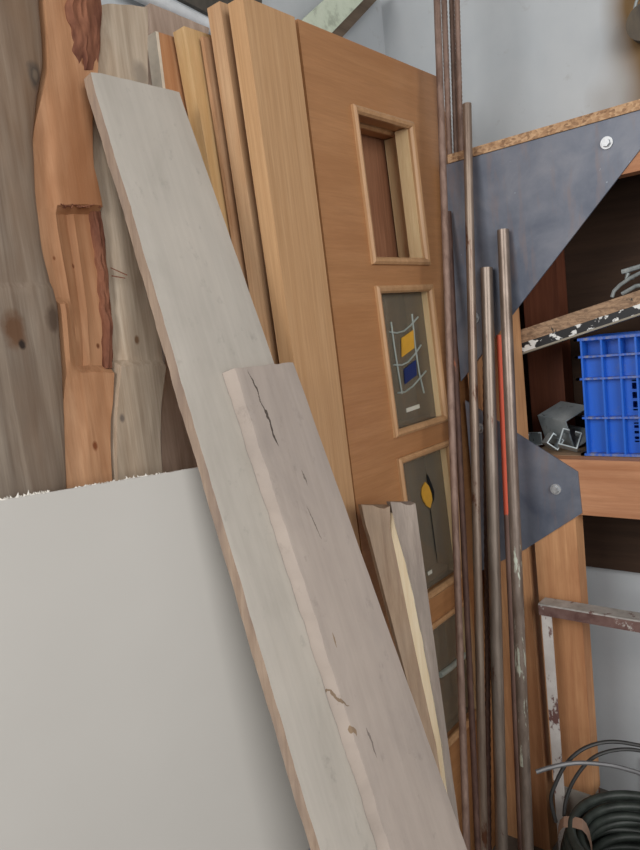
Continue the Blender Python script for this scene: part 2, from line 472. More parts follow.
# ------------------------------------------------------------------ long grey planks
K = 0.254
AN = V((0, -1, K)).normalized()
AP = V((0.713, 1.04, EYE.z + 1.04 / 0.771 * 0.354))
def onA(p, off=0.0): return on(p, AP + AN * off, AN)
def to_floor(a, b):
    """extend the edge a->b down to the floor"""
    return a + (b - a) * ((a.z - FL) / (a.z - b.z))
def plank(name, TL, TR, BL, BR, n, thick, mat, label, nu=10, nv=160, rough_l=0.002, rough_r=0.0006, top_rag=0.002, wane=None, depth=None, bevel_l=0.0, edge_mat=None):
    sd = random.uniform(0, 80)
    side = (TR - TL).normalized()
    def q(u, v):
        l, r = lerp(TL, BL, v), lerp(TR, BR, v)
        l = l + side * (rough_l * nz(sd, v * 30) + rough_l * .6 * nz(sd, v * 110)); r = r + side * rough_r * nz(sd + 5, v * 40)
        p = lerp(l, r, u)
        if v == 0: p = p + (TL - BL).normalized() * top_rag * nz(sd + u * 7, 1)
        return p
    def front(u, v):
        p = q(u, v)
        if u == 0 and bevel_l: p = p - n * bevel_l * (0.5 + 0.5 * abs(nz(v * 45, sd))) 
        if u == 1: p = p - n * 0.002
        return p + n * (0.0008 * nz(u * 4 + sd, v * 26) + (depth(u, v) if depth else 0))
    def back(u, v):
        p = q(u, v) - n * thick
        if u == 0 and wane: p = p - side * wane * (0.7 + 0.5 * nz(v * 24, sd + 3))
        return p
    bm = sheet(front, back, nu, nv)
    for v in bm.verts: v.co.z = max(FL, v.co.z)
    bm.normal_update()
    if edge_mat:
        for f in bm.faces:
            c = f.calc_center_median()
            if abs(f.normal.dot(side)) > 0.75: f.material_index = 1
    o = obj(name, bm, [mat, edge_mat] if edge_mat else mat, smooth=True, origin=(TL + TR) / 2 * 1.0 - V((0, 0, (TL.z + TR.z) / 2)))
    return prop(o, label, 'plank')

def weathered(name, base, dark, tint, seed, marks=None):
    """smooth silvery old board: faint fibres, soft blotches, small dirt flecks"""
    t = NT(name)
    b1 = t.noise(t.mapped((7, 3, 3), loc=(seed, 0, 1)), 1, 6, 0.62, 0.5)
    f1 = t.noise(t.mapped((70, 3, 3), loc=(seed, 3, 1)), 1, 4, 0.6, 0.2)
    d1_ = t.noise(t.mapped((34, 22, 22), loc=(2, seed, 1)), 1, 6, 0.7)
    col = t.ramp(b1, [(0.25, dark), (0.5, base), (0.78, tint)])
    col = t.mix(0.22, col, t.ramp(f1, [(0.3, (0.36, 0.35, 0.34, 1)), (0.7, (0.60, 0.60, 0.60, 1))]), 'OVERLAY')
    col = t.mix(t.math('MULTIPLY', t.thr(d1_, 0.60, 0.76), 0.5), col, tuple(v * 0.80 for v in dark))
    o = t.xyz()
    if marks:
        wob = t.math('MULTIPLY', t.math('SUBTRACT', t.noise(t.mapped((30, 30, 16), loc=(seed, 0, 0)), 1, 4), 0.5), 0.030)
        for (x0, z0, x1, z1, w, c) in marks:
            sl = (x1 - x0) / (z1 - z0)
            xl = t.math('MULTIPLY_ADD', o[2], sl, x0 - sl * z0)
            dx = t.math('ABSOLUTE', t.math('ADD', t.math('SUBTRACT', o[0], xl), wob))
            zm, zh = (z0 + z1) / 2, abs(z1 - z0) / 2
            fall = t.math('SUBTRACT', 1.0, t.math('DIVIDE', t.math('ABSOLUTE', t.math('SUBTRACT', o[2], zm)), zh), None, True)
            m = t.math('MULTIPLY', t.math('LESS_THAN', dx, t.math('MULTIPLY', t.math('POWER', fall, 0.6), w)), 0.9)
            col = t.mix(m, col, c)
    t.bump(d1_, 0.2, 0.0012)
    return t.done(col, 0.85, spec=0.25)
m_plankA = weathered('plank_grey_pale', (185, 179, 170), (170, 164, 155), (193, 186, 176), 1.3)
m_sawn = wood('sawn_plank_edge', (168, 148, 130), (138, 118, 102), 'Z', 70, 6, (118, 104, 98), 0.5, 20, 0.85, seed=8, bump=0.4)
TL, TR, BL, BR = onA((91, 71)), onA((180, 92)), onA((320, 850)), onA((446, 850))
m_A = plank('timber_plank', TL, TR, to_floor(TL, BL), to_floor(TR, BR), AN, 0.022, m_plankA,
      'longest pale grey weathered plank leaning from the floor to the orange slab', wane=0.003, bevel_l=0.003, edge_mat=m_sawn)
# upper plank lying on it
off = 0.031
TL, TR, BL, BR = onA((235, 368), off), onA((294, 362), off), onA((392, 850), off), onA((468, 850), off)
oB = (TL + TR) / 2 - V((0, 0, (TL.z + TR.z) / 2))
def mk(p0, p1, w, c):
    a, b = onA(p0, off) - oB, onA(p1, off) - oB
    return (a.x, a.z, b.x, b.z, w, c)
ck = (70, 62, 56)
marksB = [mk((248, 370), (262, 402), 0.0022, ck), (mk((258, 395), (278, 440), 0.0022, ck)), mk((270, 424), (280, 446), 0.0030, ck),
          mk((283, 536), (291, 556), 0.005, (84, 76, 70)), mk((306, 505), (322, 540), 0.0018, (112, 103, 96)), mk((300, 470), (306, 486), 0.0018, (112, 103, 96)), mk((333, 632), (337, 648), 0.0030, (140, 120, 94)),
          mk((337, 692), (350, 706), 0.0030, (120, 100, 80)), mk((366, 728), (378, 758), 0.003, (124, 114, 108)), mk((352, 726), (356, 738), 0.0032, (134, 112, 88))]
m_plankB = weathered('plank_grey_pinkish', (176, 164, 155), (158, 148, 141), (186, 174, 164), 3.7, marksB)
plank('timber_plank', TL, TR, to_floor(TL, BL), to_floor(TR, BR), AN, 0.030, m_plankB,
      'shorter pinkish grey cracked plank lying on the front of the longest plank', wane=0.006, bevel_l=0.004, rough_l=0.0025, top_rag=0.003)

# split stake
ST = on((364, 507), (0, 0.850, 0), (0, 1, 0)); SNN = V((-0.62, -0.78, 0.10)).normalized()
def st(p, o_=0.0): return on(p, ST + SNN * o_, SNN)
m_stake = wood('stake_grey', (164, 152, 142), (132, 120, 112), 'Z', 60, 2.5, (128, 120, 114), 0.5, 10, 0.85, seed=5, spots=(202, 196, 188), spot_at=0.69, bump=0.4)
m_stake2 = wood('stake_worn_brown', (170, 148, 126), (142, 118, 98), 'Z', 60, 2.5, (150, 138, 126), 0.5, 10, 0.85, seed=2, bump=0.4)
m_split = wood('fresh_split_wood', (246, 230, 202), (230, 208, 172), 'Z', 120, 2.5, seed=7, rough=0.6)
def line(p, q, y): return lerp(p[0], q[0], (y - p[1]) / (q[1] - p[1]))
stake = thing('split_stake', V((1.1, 0.74, FL)), 'short split grey stake with fresh pale splinter face, between plank and glazed door', 'stake')
ys = [508, 530, 560, 600, 640, 680, 720, 760, 800, 850, 900, 950, 1000]
def strow(y):
    L = line((362, 508), (428, 760), y) if y > 530 else line((361, 505), (367, 530), y)
    Rr = line((415, 500), (460, 830), y)
    S = table([(500, 390), (528, 390), (560, 397), (600, 405), (640, 413), (700, 426), (745, 436), (850, 452), (1000, 475)], y)[1]
    S2 = S + table([(500, 0.2), (520, 4.5), (535, 6.5), (560, 8), (600, 9.5), (640, 9.5), (700, 8), (745, 6), (850, 3), (1000, 2)], y)[1]
    return L, S, S2, Rr
def strip(fa, fb, oa, ob, thick, top, bot=1120, nu=5, nv=60, rag=0.0):
    def q(u, v, o_):
        y = lerp(top, bot, v)
        if callable(o_): o_ = o_(y)
        yy = y + (rag * nz(u * 6, 3.3) if v == 0 else 0)
        A_, B_ = (f(y) if callable(f) else f for f in (oa, ob))
        return lerp(st((fa(y), yy), A_), st((fb(y), yy), B_), u)
    bm = sheet(lambda u, v: q(u, v, 0) + SNN * 0.0015 * nz(u * 5, v * 30), lambda u, v: lerp(st((fa(lerp(top, bot, v)), lerp(top, bot, v)), 0), st((fb(lerp(top, bot, v)), lerp(top, bot, v)), 0), u) - SNN * thick, nu, nv)
    for v in bm.verts: v.co.z = max(FL, v.co.z)
    return bm
obj('backing_half', strip(lambda y: strow(y)[0], lambda y: strow(y)[1], lambda y: 0.012 * max(0, 1 - max(0, y - 514) / 40), lambda y: 0.012 * max(0, 1 - max(0, y - 516) / 22), 0.028, 506, rag=10), m_stake2, stake, smooth=True)
obj('split_face', strip(lambda y: strow(y)[1], lambda y: strow(y)[2], 0.0, 0.012, 0.024, 513), m_split, stake, smooth=True)
obj('front_half', strip(lambda y: strow(y)[2] - 0.4, lambda y: strow(y)[3], 0.012, 0.012, 0.03, 503, rag=9), m_stake, stake, smooth=True)

# ------------------------------------------------------------------ doors and upright boards
DK = 0.0157
DN = V((0, -1, DK)).normalized()
def dpl(p, y0=0.926): return on(p, (0, y0, 1.34), (0, 1, -DK))
m_oakH = wood('oak_veneer', (182, 134, 92), (162, 114, 74), 'X', 60, 3.0, (160, 110, 70), 0.45, 9, 0.42, seed=1, bump=0.08, contrast=(0.2, 0.8), spec=0.4, rings=(5, 0.8, 44, 0.22, (158, 112, 72)))
m_bead = wood('oak_bead', (198, 158, 118), (174, 132, 92), 'Z', 90, 4, seed=3, rough=0.4, spec=0.45)
m_reveal = wood('oak_reveal_lit', (228, 202, 160), (208, 178, 132), 'Z', 90, 4, seed=4, rough=0.5)
t = NT('door_glass'); t.b.inputs['Transmission Weight'].default_value = 0.78; t.b.inputs['IOR'].default_value = 1.25
t.b.inputs['Specular IOR Level'].default_value = 0.6
m_glass = t.done((190, 180, 160), 0.05)  # pale diffuse share stands in for milky reflections in the panes
m_lead = plain('pale_lead', (176, 186, 180), 0.35, 0.2)
m_yel = plain('yellow_glass', (222, 168, 62), 0.3)
m_blu = plain('blue_glass', (34, 52, 104), 0.3)
m_blk = plain('black_glass', (28, 30, 32), 0.3)
m_lab = plain('white_sticker', (216, 214, 200), 0.6)
DX0, DX1, DT, DZ = 1.1595, 1.735, 0.04, 1.979
WIN = [(1.490, 1.838), (1.087, 1.441), (0.664, 1.037), (0.262, 0.600)]
WX0, WX1 = 1.319, 1.569
WSK = -0.028

def door(y0, xo, label, glazed):
    """glazed door; y0 = front plane at eye height, leaning with slope DK"""
    def sh(v): v.co = V((v.co.x + xo, y0 + DK * (v.co.z - 1.34) + v.co.y, v.co.z))
    def skw(v): v.co.x += WSK * (v.co.z - 1.46)
    root = thing('oak_door', V(((DX0 + DX1) / 2 + xo, y0 - DK * 1.34 + DT / 2, FL)), label, 'door', 'glazed oak doors in the stack')
    bm = bmesh.new()
    xs = [DX0, WX0 + 0.012, WX1 - 0.012, DX1]
    zs = [FL + 0.004]
    for (a, b) in WIN[::-1]: zs += [a + 0.012, b - 0.012]
    zs.append(DZ)
    vf = {}
    def vv(i, j, k):
        if (i, j, k) not in vf: vf[(i, j, k)] = bm.verts.new((xs[i] + (WSK * (zs[j] - 1.46) if i in (1, 2) else 0), k * DT, zs[j]))
        return vf[(i, j, k)]
    hole = lambda i, j: i == 1 and j % 2 == 1 and 0 < j < len(zs) - 1
    for i in range(3):
        for j in range(len(zs) - 1):
            if hole(i, j):
                for k_ in ((i, j, i + 1, j), (i + 1, j, i + 1, j + 1), (i + 1, j + 1, i, j + 1), (i, j + 1, i, j)):
                    bm.faces.new((vv(k_[0], k_[1], 0), vv(k_[2], k_[3], 0), vv(k_[2], k_[3], 1), vv(k_[0], k_[1], 1)))
            else:
                bm.faces.new((vv(i, j, 0), vv(i + 1, j, 0), vv(i + 1, j + 1, 0), vv(i, j + 1, 0)))
                bm.faces.new((vv(i, j, 1), vv(i, j + 1, 1), vv(i + 1, j + 1, 1), vv(i + 1, j, 1)))
    n = len(zs) - 1
    for j in range(n):
        bm.faces.new((vv(0, j, 0), vv(0, j + 1, 0), vv(0, j + 1, 1), vv(0, j, 1)))
        bm.faces.new((vv(3, j, 0), vv(3, j, 1), vv(3, j + 1, 1), vv(3, j + 1, 0)))
    for i in range(3):
        bm.faces.new((vv(i, 0, 0), vv(i, 0, 1), vv(i + 1, 0, 1), vv(i + 1, 0, 0)))
        bm.faces.new((vv(i, n, 0), vv(i + 1, n, 0), vv(i + 1, n, 1), vv(i, n, 1)))
    for v in bm.verts: sh(v)
    obj('leaf', bm, m_oakH, root)
    for w, (a, b) in enumerate(WIN):
        # bead: mitred moulding around the opening, proud of the face, with a lining down the reveal
        bm = bmesh.new()
        prof = [(0.0, 0.0), (0.0, -0.007), (0.006, -0.011), (0.0125, -0.009), (0.017, -0.003), (0.017, 0.003), (0.0125, 0.003), (0.0125, 0.0)]
        rings = []
        for (cx, cz, sx, sz) in ((WX0, a, 1, 1), (WX1, a, -1, 1), (WX1, b, -1, -1), (WX0, b, 1, -1)):
            rings.append([bm.verts.new((cx + sx * d_, y_, cz + sz * d_)) for d_, y_ in prof])
        for i in range(4):
            q, s = rings[i], rings[(i + 1) % 4]
            for k in range(len(prof)):
                k2 = (k + 1) % len(prof); bm.faces.new((q[k], s[k], s[k2], q[k2]))
        for v in bm.verts: skw(v); sh(v)
        obj('glazing_bead', bm, m_bead, root)
        bm = bmesh.new()     # right jamb of the reveal, painted pale to show light from the left
        box(bm, WX1 - 0.0185, WX1 - 0.0125, 0.0035, DT, a + 0.0135, b - 0.0135)
        for v in bm.verts: skw(v); sh(v)
        prop(obj('lit_reveal', bm, m_reveal, root), 'right jamb of the opening, painted pale as if lit')
        if w in glazed:
            bm = bmesh.new(); box(bm, WX0 + 0.0125, WX1 - 0.019, 0.019, 0.023, a + 0.0125, b - 0.0125)
            for v in bm.verts: skw(v); sh(v)
            g = obj('glass_pane', bm, m_glass, root)
            if w == 1 and y0 < 0.95:
                gp = lambda p: dpl(p, y0 + 0.0165)
                bm = bmesh.new()
                for ln in (((390, 332), (397, 333), (404, 331), (411, 325), (418, 317)), ((394, 365), (402, 365), (408, 362), (415, 354), (421, 345)),
                           ((398, 393), (405, 392), (413, 386), (420, 378), (426, 371)), ((391, 322), (394, 345), (398, 370), (402, 394)), ((412, 314), (415, 345), (419, 372), (424, 393))):
                    tube(bm, [gp(p) for p in ln], 0.0022, 8)
                prop(obj('lead_strips', bm, m_lead, g, smooth=True), 'pale curved lead strips on the glass')
                prop(obj('glass_diamond', PRISM([gp(p) for p in ((401, 338), (412.5, 330), (413.5, 348), (401.5, 357))], (0, -0.003, 0)), m_yel, g), 'amber yellow diamond')
                prop(obj('glass_diamond', PRISM([gp(p) for p in ((403.5, 369), (415, 360), (416, 375), (404.5, 384))], (0, -0.003, 0)), m_blu, g), 'dark blue diamond')
                prop(obj('sticker', PRISM([gp(p) for p in ((406, 408.5), (419, 404), (419.5, 408), (406.5, 412.5))], (0, -0.001, 0)), m_lab, g), 'small white sticker')
            if w == 3 and y0 < 0.95:
                gp = lambda p: dpl(p, y0 + 0.0165)
                bm = bmesh.new()
                tube(bm, [gp(p) for p in ((440, 675), (450, 668), (460, 659), (472, 650))], 0.008, 8)
                tube(bm, [gp(p) for p in ((446, 742), (456, 735), (466, 726), (474, 718))], 0.009, 8)
                prop(obj('lead_strips', bm, m_lead, g, smooth=True), 'pale slanting strips on the glass')
            if w == 2 and y0 < 0.95:
                gp = lambda p: dpl(p, y0 + 0.0165)
                prop(obj('leaf_motif', PRISM([gp(p) for p in ((424.5, 482), (421.5, 488), (421, 494), (422.5, 500), (426, 506), (429.5, 508), (431.5, 500), (430.5, 493), (428, 486))], (0, -0.003, 0)), m_yel, g), 'amber yellow half leaf')
                prop(obj('leaf_motif', PRISM([gp(p) for p in ((426.5, 474), (427, 481), (430, 488), (432, 494), (431.8, 500), (430.5, 505), (433, 500), (433.5, 492), (431, 484))], (0, -0.003, 0)), m_blk, g), 'black half leaf')
                bm = bmesh.new(); tube(bm, [gp(p) for p in ((430, 507), (433.5, 533), (437, 560))], 0.0011, 6)
                prop(obj('leaf_stem', bm, m_blk, g), 'thin black stem')
                prop(obj('sticker', PRISM([gp(p) for p in ((427.5, 572), (431.5, 569.5), (432, 573), (428, 575.5))], (0, -0.001, 0)), m_lab, g), 'small white sticker')
    return root
door(0.926, 0.0, 'front brown oak door with leaded coloured glass windows, behind the steel pipes', (1, 2, 3))
door(0.984, 0.038, 'second oak door standing directly behind the front one, seen through its openings', ())

def upright(name, x0, x1, y0, th, ztop, mat, label, cat='board', group=None, k=DK, bevel=0.0015):
    bm = BOX(x0, x1, 0, th, FL, ztop)
    for v in bm.verts: v.co.y += y0 + k * (v.co.z - 1.34)
    return prop(obj(name, bm, mat, bevel=bevel), label, cat, group)
m_b1 = wood('light_oak_lining', (198, 160, 120), (178, 138, 98), 'Z', 130, 2.2, (188, 146, 104), 0.4, 8, 0.5, seed=2.2, bump=0.12, contrast=(0.3, 0.7), spec=0.35)
m_b2 = wood('knotty_lipping', (206, 172, 136), (178, 140, 106), 'Z', 80, 2.2, (176, 128, 84), 0.4, 12, 0.55, seed=6, bump=0.15, rings=(12, 1.0, 26, 0.3, (168, 122, 80)))
m_b3 = wood('pale_pine', (218, 188, 144), (196, 160, 112), 'Z', 90, 2.2, (186, 142, 86), 0.4, 9, 0.6, seed=8, bump=0.15)
m_b4 = wood('orange_brown_wood', (194, 144, 104), (170, 118, 80), 'Z', 80, 2.4, (200, 150, 108), 0.4, 8, 0.6, seed=1.9, bump=0.15)
m_b5 = wood('knotty_pink_pine', (200, 164, 130), (172, 134, 102), 'Z', 80, 2.4, (156, 108, 72), 0.5, 14, 0.6, seed=11, bump=0.15)
m_red = wood('dark_red_veneer', (168, 122, 94), (132, 90, 66), 'Z', 110, 2.0, (128, 82, 58), 0.4, 10, 0.5, seed=3.1, bump=0.1)
m_pale_edge = plain('pale_board_edge', (220, 208, 190), 0.7)
def upl(l0, l1, y0):
    a, b = dpl(l0, y0), dpl(l1, y0)
    return lambda z: a + (b - a) * ((z - a.z) / (b.z - a.z))
def lined(name, L, y0, th, top_px, mat, label, R=None, width=0.12, bevel=0.0015, parent=None, x_off=0.0):
    fl = upl(L[0], L[1], y0)
    fr = upl(R[0], R[1], y0) if R else (lambda z: fl(z) + V((width, 0, 0)))
    zt_ = dpl(top_px, y0).z
    o_ = V((x_off, 0, 0))
    if R:
        fr0 = fr
        fr = lambda z: V((min(fr0(z).x, 1.1555), fr0(z).y, fr0(z).z))
    pts = [fl(FL) + o_, fr(FL) + o_, fr(zt_) + o_, fl(zt_) + o_]
    o = obj(name, PRISM(pts, (0, th, 0)), mat, parent, bevel=bevel)
    return prop(o, label, None if parent else 'board')
lined('oak_board', ((243, 0), (284, 290)), 0.922, 0.040, (294.6, 17), m_b1, 'broad light oak board standing left of the glazed oak door', R=((294.6, 17), (360, 470)))
lined('knotty_board', ((219.5, 1), (262, 290)), 0.985, 0.036, (219.5, 1), m_b2, 'knotty pale board with rounded edge behind the broad light oak board', width=0.085)
lined('thin_board', ((203, 36), (221, 152)), 1.036, 0.009, (203, 36), m_b5, 'thin pinkish knotty board between two thicker upright boards')
lined('pine_board', ((184, 26), (210, 172)), 1.052, 0.034, (184, 26), m_b3, 'pale pine board with yellow edge, second from the left of the upright stack', width=0.10)
ob = thing('orange_board', V((1.02, 1.12, FL)), 'orange brown board with whitish edge, leftmost and rearmost of the upright stack', 'board')
lined('face_board', ((158.5, 32), (165, 84)), 1.097, 0.030, (158.5, 32), m_b4, None, width=0.11, parent=ob)
lined('edge_strip', ((158.5, 32), (165, 84)), 1.097, 0.030, (158.5, 32), m_pale_edge, 'whitish raw edge', width=0.007, parent=ob, x_off=-0.0072, bevel=0)
upright('dark_panel', 1.19, 1.72, 1.030, 0.012, 1.93, m_red, 'dark reddish wood panel seen through the top opening of the glazed door', 'panel')

# ------------------------------------------------------------------ shelf unit on the right wall
FX = 1.66            # face of the steel plates
SF = FX / 1.752
def ky(y): return y * SF
def kz(z): return EYE.z + (z - EYE.z) * SF
PX = FX + 0.005      # face of the timbers
m_post = wood('orange_pine_frame', (210, 162, 118), (180, 130, 92), 'Z', 55, 2.5, (156, 104, 70), 0.55, 9, 0.7, seed=4, bump=0.3)
m_beam = wood('orange_pine_beam', (202, 152, 116), (170, 118, 84), 'Y', 55, 2.5, (150, 102, 74), 0.5, 9, 0.7, seed=9, bump=0.3, spots=(92, 52, 32), spot_at=0.71)
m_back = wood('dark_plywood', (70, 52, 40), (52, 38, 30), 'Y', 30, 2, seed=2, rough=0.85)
t = NT('chipboard'); vo = t.n('ShaderNodeTexVoronoi'); vo.inputs['Scale'].default_value = 1
t.l(t.mapped((210, 130, 210)), vo.inputs['Vector']); g = t.noise(t.mapped((60, 60, 60)), 1, 4)
t.bump(vo.outputs['Distance'], 0.5, 0.002)
m_chip = t.done(t.mix(0.35, t.ramp(vo.outputs['Color'], [(0.2, (122, 92, 68)), (0.5, (176, 138, 104)), (0.8, (206, 172, 136))]), t.ramp(g, [(0.3, (144, 108, 80)), (0.7, (200, 164, 126))])), 0.85)
t = NT('blue_grey_mill_steel'); g = t.noise(t.mapped((7, 7, 7)), 1, 6, 0.6, 0.4); r2 = t.noise(t.mapped((18, 30, 5)), 1, 5, 0.65); sp = t.noise(t.mapped((75, 75, 75)), 1, 2, 0.5)
col = t.ramp(g, [(0.3, (84, 92, 108)), (0.52, (108, 114, 127)), (0.75, (132, 134, 142))])
col = t.mix(t.math('MULTIPLY', t.thr(r2, 0.52, 0.72), 0.6), col, (130, 112, 108))
col = t.mix(t.math('MULTIPLY', t.thr(sp, 0.75, 0.79), 0.7), col, (176, 184, 192))
t.bump(g, 0.15, 0.001)
m_plate = t.done(col, 0.5, 0.2)
m_bolt = metal('zinc_bolt', (168, 172, 176), (200, 202, 204), (80, 80, 80), 0.5, 0.4)

shelf = thing('shelf_unit', V((1.82, 0.2, FL)), 'timber shelf unit with blue grey steel gusset plates against the right wall', 'shelf')
m_redpost = wood('dark_red_post', (128, 76, 54), (96, 54, 38), 'Z', 50, 2.5, seed=4)
Y2 = 0.896; YE = -0.55
ZT = kz(1.765)
obj('post', BOX(PX, PX + 0.06, ky(0.808), Y2, FL, ZT - 0.001), m_post, shelf, bevel=0.002)
obj('post', BOX(PX, PX + 0.05, ky(0.668), ky(0.785), 0.0705, kz(0.803)), m_post, shelf, bevel=0.002)
obj('post', BOX(PX, PX + 0.05, YE, YE + 0.11, FL, kz(1.63)), m_post, shelf, bevel=0.002)
bp0, bp1 = onX((562, 350), 1.90).y, onX((527, 350), 1.90).y
obj('post', BOX(1.90, 1.965, bp0, bp1, FL, ZT - 0.001), m_redpost, shelf, bevel=0.002)
obj('post', BOX(1.90, 1.965, YE, YE + 0.11, FL, ZT - 0.001), m_post, shelf, bevel=0.002)
obj('front_beam', BOX(PX, PX + 0.045, YE, ky(0.807), kz(0.806), kz(0.953)), m_beam, shelf, bevel=0.004)
obj('bearer', BOX(PX, PX + 0.045, YE, ky(0.807), kz(1.635), ZT - 0.001), m_beam, shelf, bevel=0.003)
SZ = kz(0.954)
obj('rear_beam', BOX(1.86, 1.899, YE, Y2, kz(0.806), SZ - 0.018), m_beam, shelf, bevel=0.003)
m_deck = wood('dusty_deck', (176, 150, 122), (146, 120, 96), 'Y', 40, 2.5, (120, 104, 90), 0.5, 9, 0.85, seed=5)
obj('shelf_board', BOX(PX + 0.0455, 1.899, YE, ky(0.807), SZ - 0.017, SZ), m_deck, shelf)
prop(obj('top_board', BOX(FX - 0.004, 1.97, YE - 0.05, Y2, ZT, ZT + 0.021), m_chip, shelf), 'raw chipboard top')
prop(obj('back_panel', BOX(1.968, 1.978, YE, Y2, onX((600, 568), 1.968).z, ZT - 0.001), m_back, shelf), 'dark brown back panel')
def yz(pts, x): return [V((x, y, z)) for y, z in pts]
def gusset(pts, bolts):
    g = obj('gusset_plate', PRISM(yz(pts, FX), (0.0048, 0, 0)), m_plate, shelf, bevel=0.0006)
    for (p) in bolts:
        c = onX(p, FX)
        bm = bmesh.new()
        tube(bm, [V((FX, c.y, c.z)), V((FX - 0.004, c.y, c.z))], 0.0135, 18)     # washer
        hx = [V((FX - 0.004, c.y + 0.009 * math.cos(k * math.pi / 3 + .3), c.z + 0.009 * math.sin(k * math.pi / 3 + .3))) for k in range(6)]
        prism(bm, hx, (-0.008, 0, 0))
        obj('bolt', bm, m_bolt, g)
def kk(l): return [(ky(y), kz(z)) for y, z in l]
gusset(kk([(0.966, 1.7645), (0.378, 1.7645), (0.966, 1.172)]), [(607, 143), (475, 318)])
gusset(kk([(0.958, 1.117), (0.652, 0.922), (0.648, 0.812), (0.812, 0.695), (0.958, 0.610)]), [(480, 428), (556, 489)])

# ------------------------------------------------------------------ things on the shelf
# blue crate
t = NT('blue_plastic'); g = t.noise(t.mapped((22, 22, 22)), 1, 6, 0.65); 
m_blue = t.done(t.mix(t.math('MULTIPLY', t.thr(g, 0.56, 0.75), 0.5), (26, 96, 200), (106, 120, 146)), 0.42)
t = NT('blue_plastic_dusty'); g = t.noise(t.mapped((22, 60, 22)), 1, 6, 0.65)
m_blue2 = t.done(t.mix(t.thr(g, 0.42, 0.66), (36, 92, 192), (132, 134, 148)), 0.6)
CF = FX + 0.045
cx0, cx1 = CF, CF + 0.175
def cy(y): return y * CF / 1.8
def cz(z): return EYE.z + (z - EYE.z) * CF / 1.8
cy1, cy0, cz0, cz1 = cy(0.658), cy(0.252), SZ + 0.001, cz(1.262)
crate = thing('plastic_crate', V(((cx0 + cx1) / 2, (cy0 + cy1) / 2, cz0)), 'blue dusty plastic stacking crate on the shelf, under the flaking painted plank', 'crate')
bm = bmesh.new()
rec = 0.020
zr = [cz0 + 0.006, cz(1.055), cz(1.157), cz(1.214), cz1]
yr = [cy(q) for q in (0.640, 0.590, 0.546, 0.508, 0.463, 0.418, 0.373, 0.328, 0.282, 0.262)]
# front wall: panels set back behind the ribs, slots left open in the middle columns
for i in range(len(yr) - 1):
    for j in range(3):
        ya, yb = yr[i + 1], yr[i]
        if 3 <= i <= 5 or i == 2:
            if j < 2:
                h = (zr[j + 1] - zr[j]); za = zr[j]
                lo, hi = (0.030, 0.018) if j == 0 else (0.018, 0.012)
                solid_l = 0.018 if i == 2 else 0.007
                box(bm, cx0 + rec, cx0 + rec + 0.004, yb - solid_l, yb, za, zr[j + 1])
                box(bm, cx0 + rec, cx0 + rec + 0.004, ya, ya + 0.007, za, zr[j + 1])
                for q in (0, 1, 2, 3):
                    zz = za + lo + (h - lo - hi) * q / 3.0
                    box(bm, cx0 + rec, cx0 + rec + 0.004, ya + 0.007, yb - solid_l, zz - 0.0035, zz + 0.0035)
                box(bm, cx0 + rec, cx0 + rec + 0.004, ya + 0.007, yb - solid_l, za, za + lo)
                box(bm, cx0 + rec, cx0 + rec + 0.004, ya + 0.007, yb - solid_l, zr[j + 1] - hi, zr[j + 1])
                continue
        box(bm, cx0 + rec, cx0 + rec + 0.004, ya, yb, zr[j], zr[j + 1])
# upper row is deeper (grip zone)
for i in range(len(yr) - 1): box(bm, cx0 + 0.040, cx0 + 0.044, yr[i + 1], yr[i], zr[3], zr[4])
box(bm, cx0 + rec, cx1, cy1 - 0.012, cy1 - 0.008, cz0, cz1)      # near side walls
box(bm, cx0 + rec, cx1, cy0 + 0.008, cy0 + 0.012, cz0, cz1)
box(bm, cx1 - 0.012, cx1 - 0.008, cy0, cy1, cz0, cz1)
box(bm, cx0 + rec, cx1, cy0 + 0.01, cy1 - 0.01, cz0, cz0 + 0.005)
obj('crate_body', bm, m_blue, crate)
for k, z in enumerate(zr):
    zz0, zz1 = (z - 0.006, z) if k in (0, 4) else (z - 0.0025, z + 0.0025)
    bm = bmesh.new()
    box(bm, cx0, cx0 + rec + 0.001, cy0, cy1, zz0 if k else cz0, zz1)
    box(bm, cx0, cx1, cy1 - 0.009, cy1, zz0 if k else cz0, zz1); box(bm, cx0, cx1, cy0, cy0 + 0.009, zz0 if k else cz0, zz1)
    box(bm, cx1 - 0.009, cx1, cy0, cy1, zz0 if k else cz0, zz1)
    o = obj('rim' if k == 4 else 'rib', bm, m_blue2, crate)
for y in yr:
    o = obj('rib', BOX(cx0 + 0.001, cx0 + 0.041, y - 0.0022, y + 0.0022, cz0 + 0.002, cz1 - 0.002), m_blue, crate)
for x in (cx0 + 0.05, cx0 + 0.09, cx0 + 0.13):
    obj('rib', BOX(x - 0.002, x + 0.002, cy1 - 0.009, cy1 - 0.001, cz0 + 0.002, cz1 - 0.002), m_blue, crate)

# flaking painted plank slanting over the crate
t = NT('flaking_black_white_paint'); o = t.xyz()
g1 = t.noise(t.mapped((40, 40, 110)), 1, 6, 0.7, 0.5); g2 = t.noise(t.mapped((16, 30, 16), loc=(2, 5, 1)), 1, 5, 0.7)
col = t.ramp(g1, [(0.4, (122, 98, 78)), (0.6, (170, 140, 112))])
col = t.mix(t.thr(g2, 0.60, 0.64), col, (52, 52, 50))
m_board_top = t.done(col, 0.8)
t = NT('flaked_black_paint'); g1 = t.noise(t.mapped((30, 26, 34)), 1, 4, 0.6, 0.3)
m_board_face = t.done(t.ramp(g1, [(0.55, (24, 26, 30)), (0.575, (222, 224, 222)), (0.7, (226, 228, 226))]), 0.5)
m_board_lip = plain('pale_bare_edge', (150, 144, 130), 0.8)
pb = FX + 0.068
a0, a1 = onX((514, 332), pb), onX((640, 290), pb); b0, b1 = onX((514, 357), pb), onX((640, 315), pb)
ext = lambda p, q, s: q + (q - p) * s
a1, b1 = ext(a0, a1, 0.9), ext(b0, b1, 0.9)
